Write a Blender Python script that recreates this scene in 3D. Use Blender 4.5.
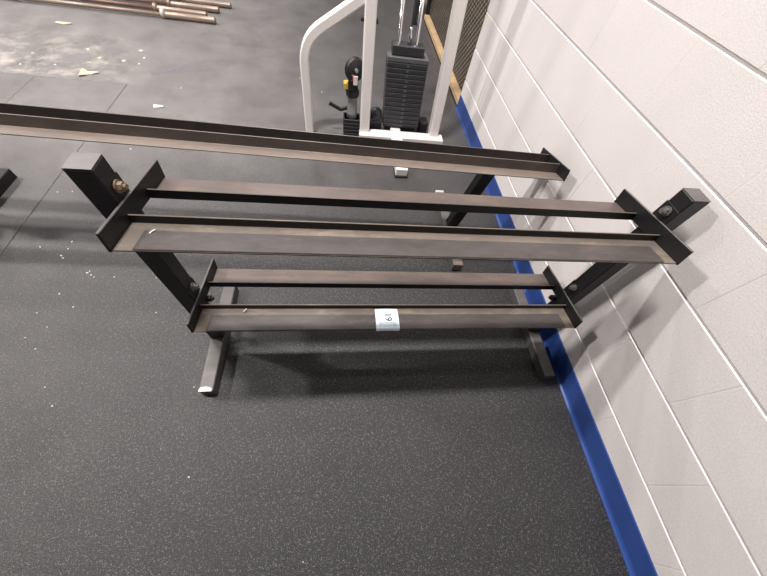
import bpy, bmesh, math, random
from mathutils import Vector, Matrix

# ------------------------------------------------------------------ scene, camera, light
for o in list(bpy.data.objects):
    bpy.data.objects.remove(o, do_unlink=True)
S = bpy.context.scene
COL = S.collection
random.seed(7)

FPX, YAW, PITCH, ROLL, DIST, HGT = 305.287, 0.269931, 0.992182, 0.229545, 0.957037, 1.235916
fw = Vector((math.sin(YAW)*math.cos(PITCH), math.cos(YAW)*math.cos(PITCH), -math.sin(PITCH)))
r0 = Vector((math.cos(YAW), -math.sin(YAW), 0)); u0 = r0.cross(fw)
rt = r0*math.cos(ROLL) + u0*math.sin(ROLL); up = -r0*math.sin(ROLL) + u0*math.cos(ROLL)
CAM = Vector((-DIST, 0, HGT))
cd = bpy.data.cameras.new('camera'); co = bpy.data.objects.new('camera', cd); COL.objects.link(co)
cd.sensor_fit = 'HORIZONTAL'; cd.sensor_width = 36.0; cd.lens = FPX/767*36
cd.clip_start = 0.02
m = Matrix((rt, up, -fw)).transposed().to_4x4(); m.translation = CAM
co.matrix_world = m
S.camera = co

def floor_at(x, y, z=0.0):
    """world point at height z seen at photo pixel x, y"""
    v = fw + rt*((x-383.5)/FPX) - up*((y-288)/FPX)
    return CAM + v*((z-CAM.z)/v.z)

w = bpy.data.worlds.new('gym_ambient'); S.world = w; w.use_nodes = True
bg = w.node_tree.nodes['Background']; bg.inputs[0].default_value = (1.0, 0.965, 0.95, 1); bg.inputs[1].default_value = 0.17

def ceiling_lamp(x, y, z, sx, sy, power):
    l = bpy.data.lights.new('ceiling_lamp', 'AREA'); l.shape = 'RECTANGLE'; l.size = sx; l.size_y = sy
    l.energy = power; l.color = (1.0, 0.96, 0.935)
    o = bpy.data.objects.new('ceiling_lamp', l); COL.objects.link(o); o.location = (x, y, z)
    return o
for lx, ly, pw in ((-1.7, 1.15, 290), (-1.7, 4.1, 60), (-6.0, 2.3, 380), (-6.0, 5.4, 150), (-1.9, 7.0, 90), (-10.3, 3.0, 70), (-6.0, 8.5, 110)):
    ceiling_lamp(lx, ly, 4.6, 0.60, 0.22, pw)

S.view_settings.view_transform = 'Standard'; S.view_settings.look = 'None'
S.view_settings.exposure = 0.0; S.view_settings.gamma = 1.0; S.view_settings.use_curve_mapping = False

# ------------------------------------------------------------------ materials
def new_mat(name):
    mt = bpy.data.materials.new(name); mt.use_nodes = True
    nt = mt.node_tree; b = nt.nodes['Principled BSDF']
    return mt, nt, b
def N(nt, t, **kw):
    n = nt.nodes.new(t)
    for k, v in kw.items():
        if k in n.inputs.keys(): n.inputs[k].default_value = v
        else: setattr(n, k, v)
    return n
def ramp(nt, fac, stops):
    r = nt.nodes.new('ShaderNodeValToRGB'); e = r.color_ramp.elements
    while len(e) < len(stops): e.new(0.5)
    for el, (p, c) in zip(e, stops):
        el.position = p; el.color = (*c, 1) if len(c) == 3 else c
    nt.links.new(fac, r.inputs[0]); return r.outputs[0]
def mixc(nt, fac, a, b, mode='MIX'):
    n = nt.nodes.new('ShaderNodeMix'); n.data_type = 'RGBA'; n.blend_type = mode
    for sock, v in ((n.inputs[0], fac), (n.inputs[6], a), (n.inputs[7], b)):
        if hasattr(v, 'links'): nt.links.new(v, sock)
        elif isinstance(v, (int, float)): sock.default_value = v
        else: sock.default_value = (*v, 1)
    return n.outputs[2]
def coords(nt, world=False, scale=(1, 1, 1)):
    if world: src = nt.nodes.new('ShaderNodeNewGeometry').outputs['Position']
    else: src = nt.nodes.new('ShaderNodeTexCoord').outputs['Object']
    mp = nt.nodes.new('ShaderNodeMapping'); mp.inputs['Scale'].default_value = scale
    nt.links.new(src, mp.inputs[0]); return mp.outputs[0]
def noise(nt, vec, scale, detail=4, rough=0.6):
    n = N(nt, 'ShaderNodeTexNoise', Scale=scale, Detail=detail, Roughness=rough); nt.links.new(vec, n.inputs['Vector']); return n.outputs['Fac']
def bump(nt, b, h, strength, dist):
    n = N(nt, 'ShaderNodeBump', Strength=strength, Distance=dist); nt.links.new(h, n.inputs['Height']); nt.links.new(n.outputs[0], b.inputs['Normal'])

def simple(name, col, rough=0.5, metal=0.0, var=0.15, scale=30, spec=0.5):
    mt, nt, b = new_mat(name)
    f = noise(nt, coords(nt), scale)
    c = ramp(nt, f, [(0.3, tuple(v*(1-var) for v in col)), (0.7, tuple(min(1, v*(1+var)) for v in col))])
    nt.links.new(c, b.inputs['Base Color'])
    b.inputs['Roughness'].default_value = rough; b.inputs['Metallic'].default_value = metal
    b.inputs['Specular IOR Level'].default_value = spec
    return mt

def mat_block():
    mt, nt, b = new_mat('painted_block')
    v = coords(nt, True)
    f1 = noise(nt, v, 2.2, 3)
    c = ramp(nt, f1, [(0.3, (0.685, 0.638, 0.618)), (0.7, (0.735, 0.685, 0.667))])
    f2 = noise(nt, v, 55, 2)
    c = mixc(nt, ramp(nt, f2, [(0.70, (0, 0, 0)), (0.78, (0.35, 0.35, 0.35))]), c, (0.50, 0.46, 0.44))
    c = mixc(nt, 1.0, c, ramp(nt, noise(nt, v, 190, 2, 0.8), [(0.3, (0.90, 0.90, 0.90)), (0.7, (1.05, 1.045, 1.045))]), 'MULTIPLY')
    sv = coords(nt, True, (1, 1, 0.12))                       # scuffed vertical streaks near the wall's free end
    f3 = noise(nt, sv, 9, 3)
    sep = N(nt, 'ShaderNodeSeparateXYZ'); nt.links.new(nt.nodes.new('ShaderNodeNewGeometry').outputs['Position'], sep.inputs[0])
    mr = N(nt, 'ShaderNodeMapRange'); mr.inputs[1].default_value = 1.5; mr.inputs[2].default_value = 2.4
    nt.links.new(sep.outputs[1], mr.inputs[0])
    mu = N(nt, 'ShaderNodeMath', operation='MULTIPLY'); nt.links.new(mr.outputs[0], mu.inputs[0])
    nt.links.new(ramp(nt, f3, [(0.48, (0, 0, 0)), (0.66, (0.10, 0.10, 0.10))]), mu.inputs[1])
    c = mixc(nt, mu.outputs[0], c, (0.50, 0.46, 0.45))
    nt.links.new(c, b.inputs['Base Color']); b.inputs['Roughness'].default_value = 0.5
    h = noise(nt, v, 230, 3, 0.75)
    bump(nt, b, h, 0.35, 0.0024)
    return mt
M = {}
M['block'] = mat_block()
M['mortar'] = simple('painted_mortar', (0.73, 0.685, 0.665), 0.5, var=0.03)

def mat_rubber():
    mt, nt, b = new_mat('speckled_rubber')
    v = coords(nt, True)
    c = ramp(nt, noise(nt, v, 1.7, 4), [(0.3, (0.009, 0.0088, 0.0092)), (0.7, (0.016, 0.0155, 0.0158))])
    # fine grey granulate
    g = ramp(nt, noise(nt, v, 240, 2, 0.8), [(0.48, (0, 0, 0)), (0.70, (0.9, 0.9, 0.9))])
    c = mixc(nt, g, c, (0.052, 0.049, 0.049))
    # pale flecks
    vo = N(nt, 'ShaderNodeTexVoronoi', Scale=340.0); nt.links.new(v, vo.inputs['Vector'])
    fl = ramp(nt, vo.outputs['Distance'], [(0.22, (0.8, 0.8, 0.8)), (0.34, (0, 0, 0))])
    sel = ramp(nt, noise(nt, v, 110, 2), [(0.48, (0, 0, 0)), (0.54, (1, 1, 1))])
    c = mixc(nt, mixc(nt, 1.0, fl, sel, 'MULTIPLY'), c, (0.235, 0.225, 0.22))
    # grey foot dust, settling on the walked side away from the wall
    sep = N(nt, 'ShaderNodeSeparateXYZ'); nt.links.new(v, sep.inputs[0])
    def lin(sock, a, bb):
        mr = N(nt, 'ShaderNodeMapRange', interpolation_type='SMOOTHSTEP'); mr.inputs[1].default_value = a; mr.inputs[2].default_value = bb
        nt.links.new(sock, mr.inputs[0]); return mr.outputs[0]
    def mul(a, bb):
        n = N(nt, 'ShaderNodeMath', operation='MULTIPLY')
        for i, q in enumerate((a, bb)):
            if hasattr(q, 'links'): nt.links.new(q, n.inputs[i])
            else: n.inputs[i].default_value = q
        return n.outputs[0]
    dx = lin(sep.outputs[0], -0.9, -2.7)
    mrx = N(nt, 'ShaderNodeMapRange', interpolation_type='SMOOTHSTEP')
    for i_, v_ in ((1, -0.5), (2, -2.2), (3, 0.38), (4, 1.0)): mrx.inputs[i_].default_value = v_
    nt.links.new(sep.outputs[0], mrx.inputs[0])
    dy = mul(lin(sep.outputs[1], 0.7, 2.2), mrx.outputs[0])
    mx = N(nt, 'ShaderNodeMath', operation='MAXIMUM'); nt.links.new(mul(dx, 0.30), mx.inputs[0]); nt.links.new(dy, mx.inputs[1])
    dn = ramp(nt, noise(nt, v, 3.5, 6, 0.65), [(0.25, (0.35, 0.35, 0.35)), (0.8, (0.85, 0.85, 0.85))])
    c = mixc(nt, mul(mx.outputs[0], dn), c, (0.27, 0.25, 0.245))
    c = mixc(nt, 1.0, c, ramp(nt, noise(nt, v, 210, 3, 0.85), [(0.35, (0.55, 0.55, 0.55)), (0.68, (1.5, 1.5, 1.5))]), 'MULTIPLY')
    # chalk spilled along the mat joint, far side
    ch = mul(mul(lin(sep.outputs[1], 2.42, 2.50), lin(sep.outputs[1], 3.5, 2.55)), lin(sep.outputs[0], -2.2, -2.8))
    cn = ramp(nt, noise(nt, v, 5.5, 6, 0.7), [(0.47, (0, 0, 0)), (0.68, (0.7, 0.7, 0.7))])
    c = mixc(nt, mul(ch, cn), c, (0.55, 0.49, 0.43))
    nt.links.new(c, b.inputs['Base Color'])
    b.inputs['Roughness'].default_value = 0.38; b.inputs['Specular IOR Level'].default_value = 0.36
    bump(nt, b, noise(nt, v, 280, 3, 0.8), 0.6, 0.003)
    return mt
M['rubber'] = mat_rubber()
M['slab'] = simple('dark_underlay', (0.02, 0.02, 0.02), 0.8)
M['blue'] = simple('blue_vinyl', (0.026, 0.062, 0.235), 0.33, var=0.08, scale=4)
M['black'] = simple('black_paint', (0.010, 0.009, 0.009), 0.5, var=0.3, scale=18, spec=0.35)
M['browned'] = simple('browned_black_paint', (0.026, 0.021, 0.019), 0.5, var=0.3, scale=18)
M['charcoal'] = simple('charcoal_paint', (0.0095, 0.009, 0.0095), 0.45, var=0.25, scale=18, spec=0.4)

def mat_worn(name, a, b_, dust, amt, rough=0.45, metal=0.35):
    mt, nt, b = new_mat(name)
    v = coords(nt, True, (0.35, 1, 1))
    c = ramp(nt, noise(nt, v, 9, 6, 0.7), [(0.35, a), (0.65, b_)])
    c = mixc(nt, ramp(nt, noise(nt, v, 26, 6, 0.7), [(0.5, (0, 0, 0)), (0.75, (amt, amt, amt))]), c, dust)
    nt.links.new(c, b.inputs['Base Color']); b.inputs['Roughness'].default_value = rough; b.inputs['Metallic'].default_value = metal
    bump(nt, b, noise(nt, v, 120, 3), 0.15, 0.002)
    return mt
M['rail'] = mat_worn('worn_brown_steel', (0.100, 0.080, 0.072), (0.155, 0.125, 0.114), (0.24, 0.15, 0.11), 0.5)
M['rail_dusty'] = mat_worn('dusty_steel', (0.095, 0.077, 0.064), (0.16, 0.13, 0.107), (0.30, 0.245, 0.18), 0.7, 0.6, 0.1)
M['strip'] = mat_worn('scuffed_strip', (0.042, 0.036, 0.034), (0.085, 0.074, 0.070), (0.16, 0.11, 0.09), 0.5, 0.5, 0.2)
M['rail_back'] = mat_worn('rusty_tan_steel', (0.15, 0.122, 0.104), (0.23, 0.185, 0.158), (0.30, 0.215, 0.14), 0.5, 0.5, 0.2)
M['rail_brown'] = mat_worn('brown_steel', (0.058, 0.047, 0.042), (0.09, 0.072, 0.063), (0.14, 0.10, 0.07), 0.4, 0.5, 0.2)
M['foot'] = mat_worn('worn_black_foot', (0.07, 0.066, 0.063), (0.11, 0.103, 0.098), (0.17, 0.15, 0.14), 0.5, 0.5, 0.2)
M['cap'] = mat_worn('painted_sheen_cap', (0.095, 0.09, 0.088), (0.14, 0.133, 0.13), (0.18, 0.17, 0.165), 0.5, 0.45, 0.25)  # post tops made paler, with the lamp light they reflect put into the colour
M['bolt'] = simple('rusty_bolt', (0.26, 0.19, 0.13), 0.45, 0.5, 0.5, 120)
M['steelbolt'] = simple('grey_bolt', (0.20, 0.19, 0.18), 0.4, 0.6, 0.4, 120)
M['bare'] = simple('bare_metal', (0.50, 0.485, 0.47), 0.45, 0.2, 0.2, 120)
M['tag'] = simple('sticker_paper', (0.62, 0.72, 0.77), 0.5, var=0.03)
M['ink'] = simple('ink', (0.03, 0.035, 0.04), 0.6)
M['inkgrey'] = simple('grey_print', (0.38, 0.44, 0.50), 0.6)
M['white'] = simple('white_powder_coat', (0.80, 0.755, 0.72), 0.35, var=0.03, scale=8)
M['chrome'] = simple('chrome', (0.70, 0.69, 0.68), 0.12, 1.0, 0.05)
M['plate'] = simple('grey_black_plate', (0.028, 0.029, 0.033), 0.5, var=0.2)
M['platetop'] = simple('plate_top', (0.10, 0.10, 0.105), 0.5, var=0.15)
M['plastic'] = simple('black_plastic', (0.018, 0.018, 0.019), 0.45)
M['yellow'] = simple('yellow_plastic', (0.70, 0.46, 0.06), 0.4, var=0.1)
M['red'] = simple('red_label', (0.55, 0.09, 0.06), 0.5)
M['greyp'] = simple('grey_plastic', (0.30, 0.30, 0.29), 0.45)
M['wood'] = mat_worn('pale_lumber', (0.42, 0.28, 0.155), (0.56, 0.39, 0.22), (0.62, 0.46, 0.28), 0.5, 0.65, 0.0)
M['storefloor'] = simple('brown_store_floor', (0.16, 0.115, 0.07), 0.7, var=0.3, scale=3)
M['wire'] = simple('galvanised_wire', (0.12, 0.105, 0.09), 0.5, 0.4)
M['dark'] = simple('dark_store_wall', (0.040, 0.036, 0.033), 0.8)
M['sleeve'] = mat_worn('tarnished_sleeve', (0.24, 0.18, 0.145), (0.36, 0.28, 0.225), (0.30, 0.16, 0.10), 0.5, 0.4, 0.35)
M['shaft'] = mat_worn('rusty_shaft', (0.15, 0.085, 0.065), (0.24, 0.15, 0.12), (0.30, 0.20, 0.16), 0.5, 0.45, 0.35)
M['collar'] = simple('pale_collar', (0.50, 0.47, 0.44), 0.5, 0.1, 0.15)
M['scuff'] = simple('faded_scuff', (0.13, 0.123, 0.135), 0.6, var=0.1)
M['chip'] = simple('pale_chip', (0.56, 0.52, 0.46), 0.7, var=0.1, scale=200)
M['scrap'] = simple('cream_scrap', (0.50, 0.43, 0.32), 0.7, var=0.08, scale=60)

# ------------------------------------------------------------------ geometry helpers
def link(name, bm, mat, parent=None, smooth=False, kind=None, label=None):
    me = bpy.data.meshes.new(name); bmesh.ops.recalc_face_normals(bm, faces=bm.faces); bm.to_mesh(me); bm.free()
    if smooth:
        for p in me.polygons: p.use_smooth = True
    o = bpy.data.objects.new(name, me); COL.objects.link(o)
    me.materials.append(M[mat])
    if parent is not None: o.parent = parent
    if kind: o['kind'] = kind
    if label: o['label'] = label
    return o
def thing(name, label, cat, loc=(0, 0, 0), rz=0.0, group=None):
    o = bpy.data.objects.new(name, None); COL.objects.link(o); o.empty_display_size = 0.05
    o.location = loc; o.rotation_euler = (0, 0, rz)
    o['label'] = label; o['category'] = cat
    if group: o['group'] = group
    return o
def tag(o, label, cat, group=None):
    o['label'] = label; o['category'] = cat
    if group: o['group'] = group
    return o
def box(bm, x0, x1, y0, y1, z0, z1, bev=0.0, mtx=None):
    b2 = bmesh.new()
    vs = [b2.verts.new((x, y, z)) for x in (x0, x1) for y in (y0, y1) for z in (z0, z1)]
    for f in ((0, 1, 3, 2), (4, 6, 7, 5), (0, 4, 5, 1), (2, 3, 7, 6), (0, 2, 6, 4), (1, 5, 7, 3)):
        b2.faces.new([vs[i] for i in f])
    bmesh.ops.recalc_face_normals(b2, faces=b2.faces)
    if bev: bmesh.ops.bevel(b2, geom=list(b2.edges), offset=bev, segments=1, affect='EDGES')
    merge(bm, b2, mtx)
def merge(bm, b2, mtx=None):
    if mtx is not None: bmesh.ops.transform(b2, matrix=mtx, verts=b2.verts)
    mp = {v: bm.verts.new(v.co) for v in b2.verts}
    for f in b2.faces: bm.faces.new([mp[v] for v in f.verts])
    b2.free()
def prism(bm, poly, a, b, axis='x', bev=0.0, mtx=None):
    """extrude a polygon (pairs) from a to b along the axis"""
    b2 = bmesh.new()
    def P(t, q):
        return {'x': (t, q[0], q[1]), 'y': (q[0], t, q[1]), 'z': (q[0], q[1], t)}[axis]
    A = [b2.verts.new(P(a, q)) for q in poly]; B = [b2.verts.new(P(b, q)) for q in poly]
    n = len(poly)
    b2.faces.new(A); b2.faces.new(list(reversed(B)))
    for i in range(n): b2.faces.new((A[i], B[i], B[(i+1) % n], A[(i+1) % n]))
    bmesh.ops.recalc_face_normals(b2, faces=b2.faces)
    if bev: bmesh.ops.bevel(b2, geom=list(b2.edges), offset=bev, segments=1, affect='EDGES')
    merge(bm, b2, mtx)
def cyl(bm, p0, p1, r, seg=14, r2=None):
    p0, p1 = Vector(p0), Vector(p1); d = p1-p0
    b2 = bmesh.new()
    bmesh.ops.create_cone(b2, cap_ends=True, segments=seg, radius1=r, radius2=r if r2 is None else r2, depth=d.length)
    q = Vector((0, 0, 1)).rotation_difference(d.normalized()).to_matrix().to_4x4()
    q.translation = (p0+p1)/2
    merge(bm, b2, q)
def lathe(bm, prof, p0, axis, seg=16):
    """prof = (distance along axis, radius) pairs"""
    ax = Vector(axis).normalized(); q = Vector((0, 0, 1)).rotation_difference(ax)
    rings = []
    for t, r in prof:
        rings.append([bm.verts.new(Vector(p0)+q @ Vector((r*math.cos(2*math.pi*i/seg), r*math.sin(2*math.pi*i/seg), t))) for i in range(seg)])
    for a, b in zip(rings, rings[1:]):
        for i in range(seg): bm.faces.new((a[i], a[(i+1) % seg], b[(i+1) % seg], b[i]))
    bm.faces.new(rings[0]); bm.faces.new(rings[-1])
def sweep_rect(bm, pts, wx, wy, ref=(0, 1, 0), r=0.2):
    """rectangular tube along a polyline, chamfered section"""
    c = r*min(wx, wy)
    sec = [(wx/2, wy/2-c), (wx/2-c, wy/2), (-wx/2+c, wy/2), (-wx/2, wy/2-c), (-wx/2, -wy/2+c), (-wx/2+c, -wy/2), (wx/2-c, -wy/2), (wx/2, -wy/2+c)]
    pts = [Vector(p) for p in pts]; rings = []
    for i, p in enumerate(pts):
        t = (pts[min(i+1, len(pts)-1)]-pts[max(i-1, 0)]).normalized()
        yv = Vector(ref); yv = (yv - t*yv.dot(t)).normalized(); xv = yv.cross(t)
        rings.append([bm.verts.new(p+xv*a+yv*b) for a, b in sec])
    for a, b in zip(rings, rings[1:]):
        for i in range(8): bm.faces.new((a[i], a[(i+1) % 8], b[(i+1) % 8], b[i]))
    bm.faces.new(rings[0]); bm.faces.new(rings[-1])
def hexnut(bm, c, axis, r, h):
    cyl(bm, Vector(c)-Vector(axis)*h/2, Vector(c)+Vector(axis)*h/2, r, 6)

# ------------------------------------------------------------------ floor
bm = bmesh.new(); box(bm, -9, 2.5, -3.0, 11, -0.10, -0.012)
fl = link('floor', bm, 'slab', kind='structure')
JX, JY = -2.405, 2.437
def mat_piece(x0, x1, y0, y1):
    g = 0.0009
    bm = bmesh.new(); box(bm, x0+g, x1-g, y0+g, y1-g, -0.0125, 0.0, 0.002)
    return link('rubber_mat', bm, 'rubber', fl)
bm = bmesh.new(); g = 0.0009
prism(bm, [(JX+g, -3.0), (0, -3.0), (0, 11), (-6.0+g, 11), (-6.0+g, JY+g), (JX+g, JY+g)], -0.0125, 0.0, 'z', 0.002)
link('rubber_mat', bm, 'rubber', fl)
mat_piece(-2.955, JX, -3.0, JY)
mat_piece(-6.0, -2.955, -3.0, JY)
mat_piece(-9.0, -6.0, -3.0, 11)

# ------------------------------------------------------------------ block wall
BS, Z0, YJ, YEND = 0.2032, 0.002, -0.0822, 2.535
YNEAR, ROWS = -2.2, 14
bm = bmesh.new(); box(bm, 0.0045, 0.195, YNEAR, YEND-0.001, -0.012, Z0+ROWS*BS)
wall = link('wall_right', bm, 'mortar', kind='structure')
cache = {}
def block_mesh(L):
    k = round(L, 4)
    if k in cache: return cache[k]
    bm = bmesh.new()
    def ring(x, iy, iz): return [bm.verts.new((x, sy*(L/2-iy), sz*(BS/2-iz))) for sy, sz in ((-1, -1), (1, -1), (1, 1), (-1, 1))]
    A, B, B2, Cc = ring(0.012, 0.0, 0.0022), ring(0.0042, 0.0, 0.0028), ring(0.0006, 0.0001, 0.0048), ring(0.0, 0.003, 0.0056)
    for a, b in ((A, B), (B, B2), (B2, Cc)):
        for i in range(4): bm.faces.new((a[i], a[(i+1) % 4], b[(i+1) % 4], b[i]))
    bm.faces.new(Cc); bm.faces.new(A)
    bmesh.ops.recalc_face_normals(bm, faces=bm.faces)
    me = bpy.data.meshes.new('concrete_block'); bm.to_mesh(me); bm.free(); me.materials.append(M['block'])
    cache[k] = me; return me
for row in range(ROWS):
    off = YJ + (BS if row % 2 == 0 else 0.0)
    k0 = math.floor((YNEAR-off)/(2*BS))
    y = off + k0*2*BS
    while y < YEND-0.01:
        a, b = max(y, YNEAR), min(y+2*BS, YEND)
        if b-a > 0.02:
            o = bpy.data.objects.new('concrete_block', block_mesh(b-a)); COL.objects.link(o)
            o.location = (random.uniform(-0.0005, 0.0005), (a+b)/2, Z0+(row+0.5)*BS); o.parent = wall
        y += 2*BS
# vinyl cove base
bm = bmesh.new()
prism(bm, [(0.001, 0.0), (-0.014, 0.0), (-0.0135, 0.003), (-0.008, 0.009), (-0.0045, 0.018), (-0.0035, 0.10), (-0.001, 0.104), (0.001, 0.104)], YNEAR, YEND-0.01, 'y')
link('baseboard_right', bm, 'blue', kind='structure')
# dim store room past the wall's free end
bm = bmesh.new(); box(bm, 1.30, 1.40, 2.3, 9.0, -0.012, 2.85); link('wall_back', bm, 'dark', kind='structure')
bm = bmesh.new(); box(bm, 0.1, 1.40, 2.2, 2.3, -0.012, 2.85); link('wall_side', bm, 'dark', kind='structure')

# ------------------------------------------------------------------ dumbbell rack
RX, RY = -0.7500, 0.538
rack = thing('dumbbell_rack', 'empty two-tier black steel dumbbell rack with tilted trays beside the white wall', 'dumbbell rack', (RX, RY, 0))
HX = 0.6510                                            # inner face of posts
for s in (-1, 1):
    bm = bmesh.new(); box(bm, min(s*HX, s*(HX+0.05)), max(s*HX, s*(HX+0.05)), -0.025, 0.025, 0.05, 0.819, 0.003)
    upr = link('upright', bm, 'charcoal', rack)
    bm = bmesh.new(); box(bm, min(s*(HX+0.001), s*(HX+0.049)), max(s*(HX+0.001), s*(HX+0.049)), -0.024, 0.024, 0.8185, 0.8205); link('top_cap', bm, 'cap', upr)  # cap's paler tone stands for light reflected off the post top
    bm = bmesh.new(); box(bm, min(s*HX, s*(HX+0.05)), max(s*HX, s*(HX+0.05)), -0.228, 0.232, 0.0, 0.05, 0.003)
    ft = link('foot', bm, 'foot', rack)
    if s < 0:
        bm = bmesh.new(); prism(bm, [(-HX-0.048, -0.2285), (-HX-0.006, -0.2285), (-HX-0.004, -0.221), (-HX-0.012, -0.214), (-HX-0.028, -0.211), (-HX-0.042, -0.213), (-HX-0.049, -0.22)], 0.0495, 0.0508, 'z')
        link('worn_tip', bm, 'bare', ft, label='bare metal where the paint has chipped off the foot')
T = math.radians(8.3)
def two_tone(o, s0, s1, flange, mat):
    """paint left on the flange and the underside, worn metal on the shelf and on the flange's top edge"""
    o.data.materials.append(M[mat])
    for p in o.data.polygons:
        c, n = p.center, p.normal
        if (s0 < c.y < s1 and not (n.z > 0.5 and c.z > flange*0.9)) or n.z < -0.5 or n.y < -0.9: p.material_index = 1
def tray(parent, name, oy, oz, fl_s, back_s, back_e, depth, hx, t, flange, strip=True, ends='charcoal', frail='rail_dusty', fflange='black', rflange='black'):
    """tray frame: s runs front to back (down the tilt), n is the tray's normal"""
    tr = bpy.data.objects.new(name, None); COL.objects.link(tr); tr.parent = parent
    tr.empty_display_size = 0.03
    tr.location = (0, oy, oz); tr.rotation_euler = (-t, 0, math.radians(-0.45))
    for s in (-1, 1):
        bm = bmesh.new(); box(bm, min(s*hx, s*(hx-0.006)), max(s*hx, s*(hx-0.006)), -0.003, depth, 0.0, 0.047, 0.0012)
        ep = link('end_plate', bm, ends, tr); ep.data.materials.append(M['foot'])
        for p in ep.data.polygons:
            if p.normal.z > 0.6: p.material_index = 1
    L = hx-0.006
    th = 0.004
    bm = bmesh.new(); prism(bm, [(0, 0), (fl_s, 0), (fl_s, flange), (fl_s-th, flange), (fl_s-th, th), (0, th)], -L, L, 'x', 0.0009)
    fr = link('front_rail', bm, frail, tr); two_tone(fr, fl_s-th-0.0004, 9, flange, fflange)
    bm = bmesh.new(); prism(bm, [(back_s, 0), (back_e, 0), (back_e, th), (back_s+th, th), (back_s+th, flange), (back_s, flange)], -L, L, 'x', 0.0009)
    rr = link('rear_rail', bm, 'rail', tr); two_tone(rr, -9, back_s+th+0.0004, flange, rflange)
    if strip:
        bm = bmesh.new(); box(bm, -L+0.036, L-0.036, 0.0008, 0.060, th, th+0.003, 0.0012)
        link('wear_strip', bm, 'strip', tr)
    return tr
def local_oy(y): return y-0.540
up_tray = tray(rack, 'upper_tray', local_oy(0.412), 0.708, 0.090, 0.183, 0.267, 0.277, HX-0.0012, T, 0.024)
lo_tray = tray(rack, 'lower_tray', local_oy(0.418), 0.311, 0.090, 0.183, 0.267, 0.277, HX-0.0012, T, 0.024)
# mounting tabs and bolts
for zt, nut in ((0.708, 'bolt'), (0.311, 'steelbolt')):
    for s in (-1, 1):
        bm = bmesh.new()
        zb = zt+0.014; ze = zt+0.072 if zt > 0.5 else zt+0.092
        box(bm, min(s*(HX-0.0011), s*(HX-0.0001)), max(s*(HX-0.0011), s*(HX-0.0001)), -0.025, 0.026, zb, ze, 0.0004)
        tb = link('mounting_tab', bm, 'charcoal', rack)
        bm = bmesh.new(); c = Vector((s*(HX-0.010), 0.001, ze-0.017))
        cyl(bm, c+Vector((s*0.0075, 0, 0)), c+Vector((s*0.004, 0, 0)), 0.0135, 16)
        hexnut(bm, c, (1, 0, 0), 0.0100, 0.009); cyl(bm, c, c-Vector((s*0.010, 0, 0)), 0.006, 10)
        link('bolt', bm, nut if s < 0 else 'steelbolt', tb)
        if zt < 0.5:
            bm = bmesh.new(); c = Vector((s*(HX-0.011), 0.022, zt-0.034))
            hexnut(bm, c, (1, 0, 0), 0.0125, 0.012); cyl(bm, c, c-Vector((s*0.014, 0, 0)), 0.006, 10)
            link('bolt', bm, 'black', tb)
# lot sticker wrapped over the lower front rail
bm = bmesh.new()
X0, X1 = -0.0835, -0.0045                               # tray-local x (centre -0.7525)
prof = [(-0.0012, -0.004), (-0.0014, 0.006), (0.004, 0.0100), (0.02, 0.0112), (0.035, 0.0122), (0.05, 0.0118), (0.062, 0.0098), (0.074, 0.0085), (0.0785, 0.0112)]
top = []; nx = 8
for i in range(nx+1):
    x = X0+(X1-X0)*i/nx; b = 0.0022*math.sin(math.pi*i/nx)
    top.append([bm.verts.new((x, s, n+b)) for s, n in prof])
bot = [[bm.verts.new(v.co-Vector((0, -0.0004, 0.0004))) for v in rowv] for rowv in top]
for R_, f in ((top, 1), (bot, -1)):
    for i in range(nx):
        for j in range(len(prof)-1): bm.faces.new((R_[i][j], R_[i+1][j], R_[i+1][j+1], R_[i][j+1]))
st = link('lot_sticker', bm, 'tag', lo_tray, True, label='pale blue-white paper sticker with a handwritten number')
tc = bpy.data.curves.new('number', 'FONT'); tc.body = '19'; tc.size = 0.034; tc.extrude = 0.0004; tc.align_x = 'CENTER'; tc.align_y = 'CENTER'
to = bpy.data.objects.new('number_tmp', tc); COL.objects.link(to)
me = bpy.data.meshes.new_from_object(to.evaluated_get(bpy.context.evaluated_depsgraph_get()))
bpy.data.objects.remove(to, do_unlink=True)
me.materials.clear(); me.materials.append(M['ink'])
no = bpy.data.objects.new('printed_number', me); COL.objects.link(no); no.parent = lo_tray
no.location = (-0.042, 0.043, 0.0150); no.rotation_euler = (0.0, 0, -math.pi/2)
bm = bmesh.new()
for j in range(3):
    for i in range(9):
        x = X0+0.012+i*0.0065
        box(bm, x, x+0.0045, 0.008+j*0.006, 0.0098+j*0.006, 0.0108+0.0004*j, 0.0133+0.0004*j)
link('fine_print', bm, 'inkgrey', lo_tray)

# ------------------------------------------------------------------ long single-tray rack behind
brz = math.radians(-2.0)
b_org = Vector((-1.475, 1.18, 0))
back = thing('long_rack', 'long low black steel rack with one rusty-railed tray standing behind the two-tier rack', 'storage rack', b_org)
BH = 1.42
mid = Vector((-0.05, 0.965, 0.52)) - Vector((math.cos(brz), math.sin(brz), 0))*BH
bt = tray(back, 'top_tray', 0, 0, 0.070, 0.163, 0.232, 0.236, BH, math.radians(13), 0.042, False, 'charcoal', 'rail_back', 'rail_brown', 'browned')
bt.rotation_mode = 'XYZ'; bt.location = mid-b_org; bt.rotation_euler = (-math.radians(13), 0, brz)
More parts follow.
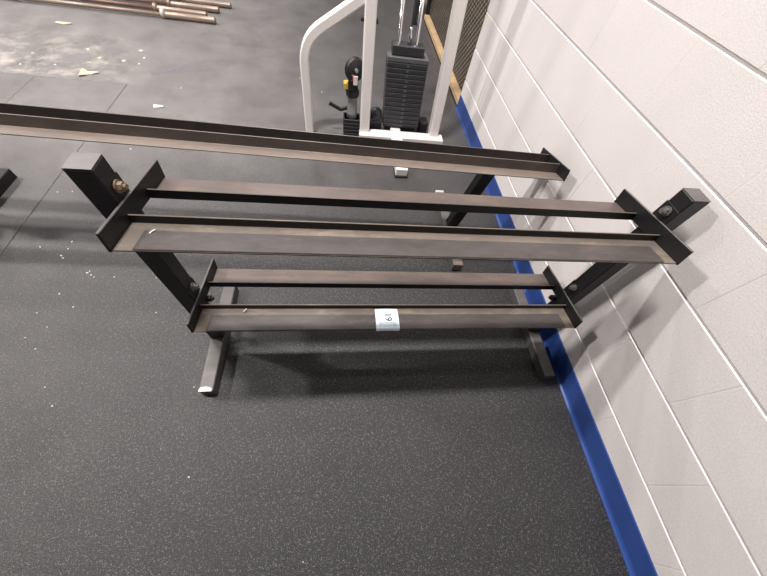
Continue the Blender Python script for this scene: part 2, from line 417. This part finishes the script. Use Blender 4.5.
# posts and feet
for s, x, yr in ((1, -0.355, 1.445), (-1, -2.603, 1.446)):
    y0 = 0.885 if s > 0 else 0.90
    bm = bmesh.new(); box(bm, x-0.025, x+0.025, y0, yr, 0, 0.05, 0.003, Matrix.Translation(-b_org))
    ft = link('foot', bm, 'foot' if s > 0 else 'black', back)
    if s > 0:
        bm = bmesh.new(); box(bm, x-0.0252, x+0.0252, yr-0.020, yr+0.0006, 0.016, 0.0506, 0.002, Matrix.Translation(-b_org))
        link('end_cap', bm, 'bare', ft, label='pale cap on the rear end of the foot')
        bm = bmesh.new(); box(bm, x-0.0252, x+0.0252, y0-0.0006, y0+0.024, 0.006, 0.0506, 0.002, Matrix.Translation(-b_org))
        link('end_cap', bm, 'rail_back', ft, label='scuffed tan tip on the front end of the foot')
    # post rises from mid foot, leaning to meet the tray
    a = Vector((x+0.02, 1.172, 0.05)) - b_org; b = Vector((x+0.075 if s > 0 else x-0.03, 1.135 if s > 0 else 1.19, 0.478)) - b_org
    bm = bmesh.new(); sweep_rect(bm, [a, b], 0.058, 0.05, (0, 1, 0), 0.06)
    link('upright', bm, 'black', back)

# ------------------------------------------------------------------ cable weight machine
mac = thing('cable_machine', 'white-framed gym cable machine with a black weight stack', 'weight machine', (-0.55, 2.05, 0))
off = Matrix.Translation(Vector((0.55, -2.05, 0)))
def P(x, y, z): return Vector((x+0.55, y-2.05, z))
def arc(pts, r, n=8):
    """round the corners of a polyline"""
    pts = [Vector(p) for p in pts]; out = [pts[0]]
    for a, b, c in zip(pts, pts[1:], pts[2:]):
        d1 = (a-b).normalized(); d2 = (c-b).normalized()
        p0, p1 = b+d1*r, b+d2*r
        for i in range(n+1):
            t = i/n; out.append(p0*(1-t)**2+b*2*t*(1-t)+p1*t*t)
    return out+[pts[-1]]
bm = bmesh.new(); sweep_rect(bm, [P(-0.786, 2.02, 0.05), P(-0.797, 2.06, 0.74), P(-0.81, 2.10, 1.9)], 0.062, 0.07, (0, 1, 0), 0.12); link('upright', bm, 'white', mac)
bm = bmesh.new(); sweep_rect(bm, [P(-0.300, 2.03, 0.05), P(-0.333, 2.07, 0.76), P(-0.385, 2.12, 1.9)], 0.062, 0.07, (0, 1, 0), 0.12); link('upright', bm, 'white', mac)
bm = bmesh.new(); sweep_rect(bm, [P(-0.84, 2.10, 1.9), P(-0.32, 2.12, 1.9)], 0.07, 0.06, (0, 1, 0), 0.12); link('cross_beam', bm, 'white', mac)
bm = bmesh.new(); sweep_rect(bm, arc([P(-1.150, 2.03, 0.0), P(-1.152, 2.05, 0.515), P(-0.815, 2.08, 0.725)], 0.115), 0.05, 0.055, (0, 1, 0), 0.14); link('side_frame', bm, 'white', mac)
bm = bmesh.new(); box(bm, -0.82, -0.235, 1.955, 2.035, 0.0, 0.055, 0.006, off); link('base_beam', bm, 'white', mac)
bm = bmesh.new(); box(bm, -0.605, -0.53, 1.605, 1.96, 0.012, 0.062, 0.005, off); fb = link('front_foot', bm, 'white', mac)
bm = bmesh.new(); box(bm, -0.609, -0.526, 1.600, 1.68, 0.0, 0.014, 0.003, off); link('rubber_pad', bm, 'plastic', fb)
bm = bmesh.new(); box(bm, -0.60, -0.53, 2.03, 2.55, 0.0, 0.05, 0.005, off); link('rear_foot', bm, 'white', mac)
# stack of plates
tops, bots = 0.475, 0.058
npl = 15; ph = (tops-bots)/npl
for i in range(npl):
    z = bots+i*ph; k = i/(npl-1); cx = -0.53-0.02*k
    bm = bmesh.new(); box(bm, cx-0.125, cx+0.122, 2.07, 2.17, z, z+ph-0.0022, 0.003, off)
    pl = link('weight_plate', bm, 'plate' if i < npl-1 else 'platetop', mac)
    bm = bmesh.new(); lathe(bm, [(0, 0.008), (0.0016, 0.0075)], P(cx, 2.07, z+ph/2-0.001), (0, -1, 0), 10); link('pin_hole', bm, 'platetop', pl)
bm = bmesh.new(); box(bm, -0.652, -0.463, 2.085, 2.16, tops, tops+0.050, 0.004, off); link('top_plate', bm, 'plate', mac)
bm = bmesh.new(); box(bm, -0.64, -0.42, 2.08, 2.17, 0.03, bots-0.001, 0.003, off); link('stack_cushion', bm, 'plastic', mac)
for x0, x1 in ((-0.600, -0.622), (-0.497, -0.519)):
    bm = bmesh.new(); cyl(bm, P(x0, 2.12, 0.04), P(x1, 2.13, 0.75), 0.0115); cyl(bm, P(x1, 2.13, 0.75), P(x1-0.02, 2.14, 1.87), 0.0115)
    link('guide_rod', bm, 'chrome', mac, True)
bm = bmesh.new(); cyl(bm, P(-0.556, 2.12, 0.53), P(-0.565, 2.13, 1.87), 0.004, 8); link('cable', bm, 'plastic', mac)
bm = bmesh.new(); lathe(bm, [(0, 0.014), (0.03, 0.014), (0.045, 0.007), (0.07, 0.007)], P(-0.556, 2.12, 0.535), (0, 0, 1), 12); link('cable_end', bm, 'chrome', mac, True)
bm = bmesh.new(); box(bm, -0.548, -0.512, 2.16, 2.185, 0.60, 0.95, 0.006, off); link('selector_shroud', bm, 'plastic', mac)
# rubber bumpers / black lower housing either side of the stack
bm = bmesh.new(); box(bm, -0.765, -0.665, 2.075, 2.16, 0.0, 0.105, 0.006, off); link('lower_housing', bm, 'plastic', mac)
bm = bmesh.new(); box(bm, -0.395, -0.33, 2.10, 2.18, 0.0, 0.09, 0.006, off); link('lower_housing', bm, 'plastic', mac)
bm = bmesh.new(); lathe(bm, [(0, 0.03), (0.02, 0.045), (0.06, 0.045), (0.075, 0.03)], P(-0.745, 2.11, 0.11), (1, 0.1, 0), 16); link('pulley', bm, 'plastic', mac, True)
bm = bmesh.new(); cyl(bm, P(-0.752, 2.05, 0.630), P(-0.842, 2.05, 0.635), 0.012, 10); link('frame_bolt', bm, 'plastic', mac)

# small swivel pulley on a pedestal next to the frame
pul = bpy.data.objects.new('swivel_pulley', None); COL.objects.link(pul); pul.parent = mac; pul.location = P(-0.872, 2.065, 0); pul.empty_display_size = 0.03
pul['label'] = 'small black swivel pulley with a yellow fitting on a grey pedestal'
bm = bmesh.new()
for i in range(5): box(bm, -0.055, 0.055, -0.045, 0.045, 0.023*i, 0.023*i+0.020, 0.003)
box(bm, -0.048, 0.048, -0.038, 0.038, 0.004, 0.112); link('ribbed_base', bm, 'plastic', pul)
bm = bmesh.new(); lathe(bm, [(0, 0.036), (0.03, 0.033), (0.11, 0.030), (0.13, 0.036)], (0, 0, 0.112), (0, 0, 1), 18); link('pedestal', bm, 'greyp', pul, True)
bm = bmesh.new(); lathe(bm, [(0, 0.034), (0.012, 0.042), (0.035, 0.042), (0.05, 0.03)], (0, 0, 0.238), (0, 0, 1), 18); link('swivel_cap', bm, 'plastic', pul, True)
bm = bmesh.new(); box(bm, -0.056, -0.016, -0.03, 0.012, 0.285, 0.325, 0.006); link('yellow_fitting', bm, 'yellow', pul)
bm = bmesh.new(); lathe(bm, [(0, 0.052), (0.008, 0.062), (0.012, 0.052), (0.022, 0.052), (0.026, 0.062), (0.034, 0.052)], (0.0, -0.005, 0.395), (0.45, -0.9, 0.1), 22); wh = link('wheel', bm, 'plastic', pul, True)
bm = bmesh.new(); cyl(bm, (0.014, -0.034, 0.399), (0.019, -0.045, 0.40), 0.010, 10); link('axle', bm, 'greyp', pul)
bm = bmesh.new(); box(bm, 0.0, 0.026, -0.052, -0.046, 0.325, 0.375, 0.002); link('bracket_label', bm, 'white', pul)
bm = bmesh.new(); box(bm, -0.020, 0.0, -0.050, -0.045, 0.345, 0.38, 0.002); link('red_label', bm, 'red', pul)
bm = bmesh.new(); box(bm, -0.03, 0.03, -0.045, -0.015, 0.285, 0.355, 0.005); link('bracket', bm, 'plastic', pul)
bm = bmesh.new(); sweep_rect(bm, [(-0.03, 0, 0.165), (-0.075, 0, 0.15), (-0.145, 0.0, 0.185)], 0.022, 0.014); link('lever', bm, 'plastic', pul)

# ------------------------------------------------------------------ wire mesh partition past the wall end
part = thing('mesh_partition', 'diamond wire mesh partition on a pale lumber sill past the end of the white wall', 'partition', (0.05, 3.5, 0))
PY0, PY1, PH = 2.54, 4.45, 2.2
bm = bmesh.new(); box(bm, -0.04, 0.025, PY0-3.5, PY1-3.5, 0, 0.04, 0.003); link('sill', bm, 'wood', part)
bm = bmesh.new(); box(bm, -0.03, 0.05, PY1-3.5, PY1-3.5+0.04, 0, PH, 0.003); link('post', bm, 'charcoal', part)
bm = bmesh.new(); box(bm, -0.03, 0.05, PY0-3.5, PY1-3.5+0.04, PH, PH+0.04, 0.003); link('head_rail', bm, 'wood', part)
bm = bmesh.new()
pit = 0.040; t = 0.0036; y0, y1, za, zb = PY0-3.5, PY1-3.5, 0.05, PH
H = zb-za
for sgn in (1, -1):
    c = y0-H
    while c < y1+H:
        # line y = c + sgn*(z-za) (for sgn<0 start from c+H); clipped to the frame
        ya, yb = (c, c+H) if sgn > 0 else (c+H, c)
        t0, t1 = 0.0, 1.0
        d = yb-ya
        lo, hi = sorted(((y0-ya)/d, (y1-ya)/d))
        t0, t1 = max(0, lo), min(1, hi)
        if t1-t0 > 0.01:
            p0 = Vector((0.012+0.003*sgn, ya+d*t0, za+H*t0)); p1 = Vector((0.012+0.003*sgn, ya+d*t1, za+H*t1))
            cyl(bm, p0, p1, t, 4)
        c += pit*1.3
link('wire_mesh', bm, 'wire', part, kind='stuff')
bm = bmesh.new(); box(bm, 0.11, 1.3, 2.3, 9.0, -0.012, 0.004); link('floor_store', bm, 'storefloor', kind='structure')

# ------------------------------------------------------------------ barbells on the floor
def barbell(xe, y, sr, rz, label, sm='shaft'):
    b = thing('barbell', label, 'barbell', (xe-1.1, y, 0.0), rz, 'barbells lying on the mats')
    z = sr
    bm = bmesh.new(); cyl(bm, (-0.66, 0, z), (0.66, 0, z), 0.0145, 14); link('shaft', bm, sm, b, True)
    for s in (-1, 1):
        bm = bmesh.new(); lathe(bm, [(0, sr*0.92), (0.004, sr), (0.41, sr), (0.415, sr*0.9)], (s*0.685, 0, z), (s, 0, 0), 16); link('sleeve', bm, 'sleeve', b, True)
        bm = bmesh.new(); lathe(bm, [(0, 0.016), (0.004, 0.033 if sr > 0.024 else 0.029), (0.028, 0.033 if sr > 0.024 else 0.029), (0.032, 0.02)], (s*0.655, 0, z+0.008), (s, 0, 0), 16); link('collar', bm, 'collar' if s > 0 and sr > 0.024 else 'sleeve', b, True)
    return b
barbell(-2.06, 3.60, 0.025, math.radians(0.5), 'tarnished barbell with a pale collar, outermost beside the open mats', 'sleeve')
barbell(-2.16, 3.74, 0.022, math.radians(-0.5), 'slim reddish barbell, second in from the open mats')
barbell(-2.08, 3.86, 0.024, math.radians(0.3), 'tarnished barbell, third in from the open mats')
barbell(-2.00, 4.03, 0.022, math.radians(-0.6), 'dark barbell, fourth in from the open mats')

# ------------------------------------------------------------------ chips and scraps on the mats
def chip_mesh(seed):
    rr = random.Random(seed); bm = bmesh.new(); n = 6
    ang = sorted(rr.uniform(0, 2*math.pi) for _ in range(n)); ang = [2*math.pi*i/n+rr.uniform(-0.35, 0.35) for i in range(n)]
    lo = [bm.verts.new((math.cos(a)*rr.uniform(0.6, 1.1), math.sin(a)*rr.uniform(0.4, 0.8), 0)) for a in ang]
    hi = [bm.verts.new((v.co.x*0.85, v.co.y*0.85, rr.uniform(0.15, 0.45))) for v in lo]
    for i in range(n): bm.faces.new((lo[i], lo[(i+1) % n], hi[(i+1) % n], hi[i]))
    bm.faces.new(hi); bm.faces.new(list(reversed(lo)))
    bmesh.ops.recalc_face_normals(bm, faces=bm.faces)
    me = bpy.data.meshes.new('paint_chip'); bm.to_mesh(me); bm.free(); me.materials.append(M['chip']); return me
CH = [chip_mesh(i) for i in range(5)]
chips = [(87.7, 49.3, 18), (100, 58, 22), (89.8, 62.6, 24), (20.5, 64.3, 18), (55.3, 64.7, 14), (142, 51, 30), (144.5, 58, 20), (139.5, 64, 18),
         (124, 61, 24), (32.4, 53, 12), (130.6, 149, 9), (61, 255.6, 8), (87, 273, 8), (91, 275, 7), (89.5, 271, 5), (94, 277, 5), (59.4, 293.8, 6), (73.4, 307, 6),
         (35.3, 349, 5), (25, 337.5, 4), (37, 313, 4), (52, 406, 4), (45, 387, 4), (156, 312.5, 5), (156, 278, 4), (194, 387, 4), (47, 327, 4), (40, 247, 6),
         (72, 241.6, 8), (114, 277, 5), (188.6, 477, 5), (303, 562, 3), (57.4, 192, 7), (72.5, 191.4, 7), (68, 249, 6), (63, 258, 7), (300, 78, 9), (322, 92, 11), (258, 40, 10), (181, 88, 10)]
for i, (px, py, mm) in enumerate(chips):
    p = floor_at(px, py)
    o = bpy.data.objects.new('paint_chip', CH[i % 5]); COL.objects.link(o)
    o.location = (p.x, p.y, 0.0); s = 0.75*mm/1000.0
    o.scale = (s, s, s*0.8); o.rotation_euler = (0, 0, random.uniform(0, 6.28))
    lab = 'small pale chip among the chalk dust near the barbells' if py < 70 and px < 150 else ('tiny pale chip on the mat beyond the long rack' if py < 110 else 'tiny pale paint chip on the mats beside the two-tier rack')
    tag(o, lab, 'paint chip', {'s': 'chips in the chalk dust', 'b': 'chips beyond the long rack', 'p': 'chips beside the two-tier rack'}['s' if 'chalk' in lab else 'b' if 'beyond' in lab else 'p'])
def scrap(name, pts, px, py, label, mat='scrap', curl=0.012):
    p = floor_at(px, py); bm = bmesh.new()
    c = Vector((sum(q[0] for q in pts)/len(pts), sum(q[1] for q in pts)/len(pts), 0))
    lo = [bm.verts.new((q[0], q[1], 0.0 if i % 2 else curl)) for i, q in enumerate(pts)]
    hi = [bm.verts.new(v.co+Vector((0, 0, 0.003))) for v in lo]
    cl = bm.verts.new(c+Vector((0, 0, 0.0))); chh = bm.verts.new(c+Vector((0, 0, 0.003)))
    n = len(pts)
    for i in range(n):
        j = (i+1) % n
        bm.faces.new((lo[i], lo[j], hi[j], hi[i])); bm.faces.new((hi[i], hi[j], chh)); bm.faces.new((lo[j], lo[i], cl))
    o = link(name, bm, mat); o.location = (p.x, p.y, 0.0); tag(o, label, 'scrap'); return o
scrap('torn_scrap', [(-0.045, 0.05), (-0.01, 0.035), (0.075, 0.02), (0.02, -0.005), (-0.03, -0.05), (-0.045, -0.02)], 87.5, 74, 'large torn cream scrap lying at the mat joint', curl=0.010)
scrap('flat_scrap', [(-0.05, 0.012), (0.04, 0.022), (0.055, 0.0), (0.0, -0.022), (-0.055, -0.016)], 64, 23.5, 'flat pale scrap lying alone near the barbells', curl=0.004)
scrap('paper_scrap', [(-0.03, 0.016), (0.025, 0.02), (0.035, -0.004), (-0.02, -0.018)], 158, 107, 'flat white paper scrap behind the long rusty rack', 'chip', 0.004)
# bits lying in the trays
for (px, py, z, mm, lab) in ((149.8, 234, 0.706, 7, 'white paper shred lying in the upper tray of the two-tier rack'), (243.6, 312, 0.309, 7, 'pale wood shaving lying in the lower tray of the two-tier rack')):
    p = floor_at(px, py, z)
    bm = bmesh.new(); sweep_rect(bm, [(0, 0, 0.002), (0.5*mm/1000, 0.6*mm/1000, 0.0032), (1.1*mm/1000, 1.6*mm/1000, 0.002)], 0.003, 0.0015, (0, 0, 1))
    o = link('paper_shred' if 'paper' in lab else 'wood_shaving', bm, 'chip'); o.location = p; tag(o, lab, 'debris')

# faded tape strip added for a faint dark mark on the mats
a, b = floor_at(151, 74), floor_at(207, 61)
d = (b-a).normalized(); nrm = Vector((-d.y, d.x, 0))*0.022
bm = bmesh.new(); c = (a+b)/2
prism(bm, [((p-c).x, (p-c).y) for p in (a-nrm, b-nrm*0.8, b+nrm*0.8, a+nrm)], 0.0, 0.0006, 'z')
o = link('scuff_strip', bm, 'scuff'); o.location = c; tag(o, 'faded dark tape strip running askew across the mats beyond the long rack', 'scuff')  # thin strip built where the mats carry a faint scuff
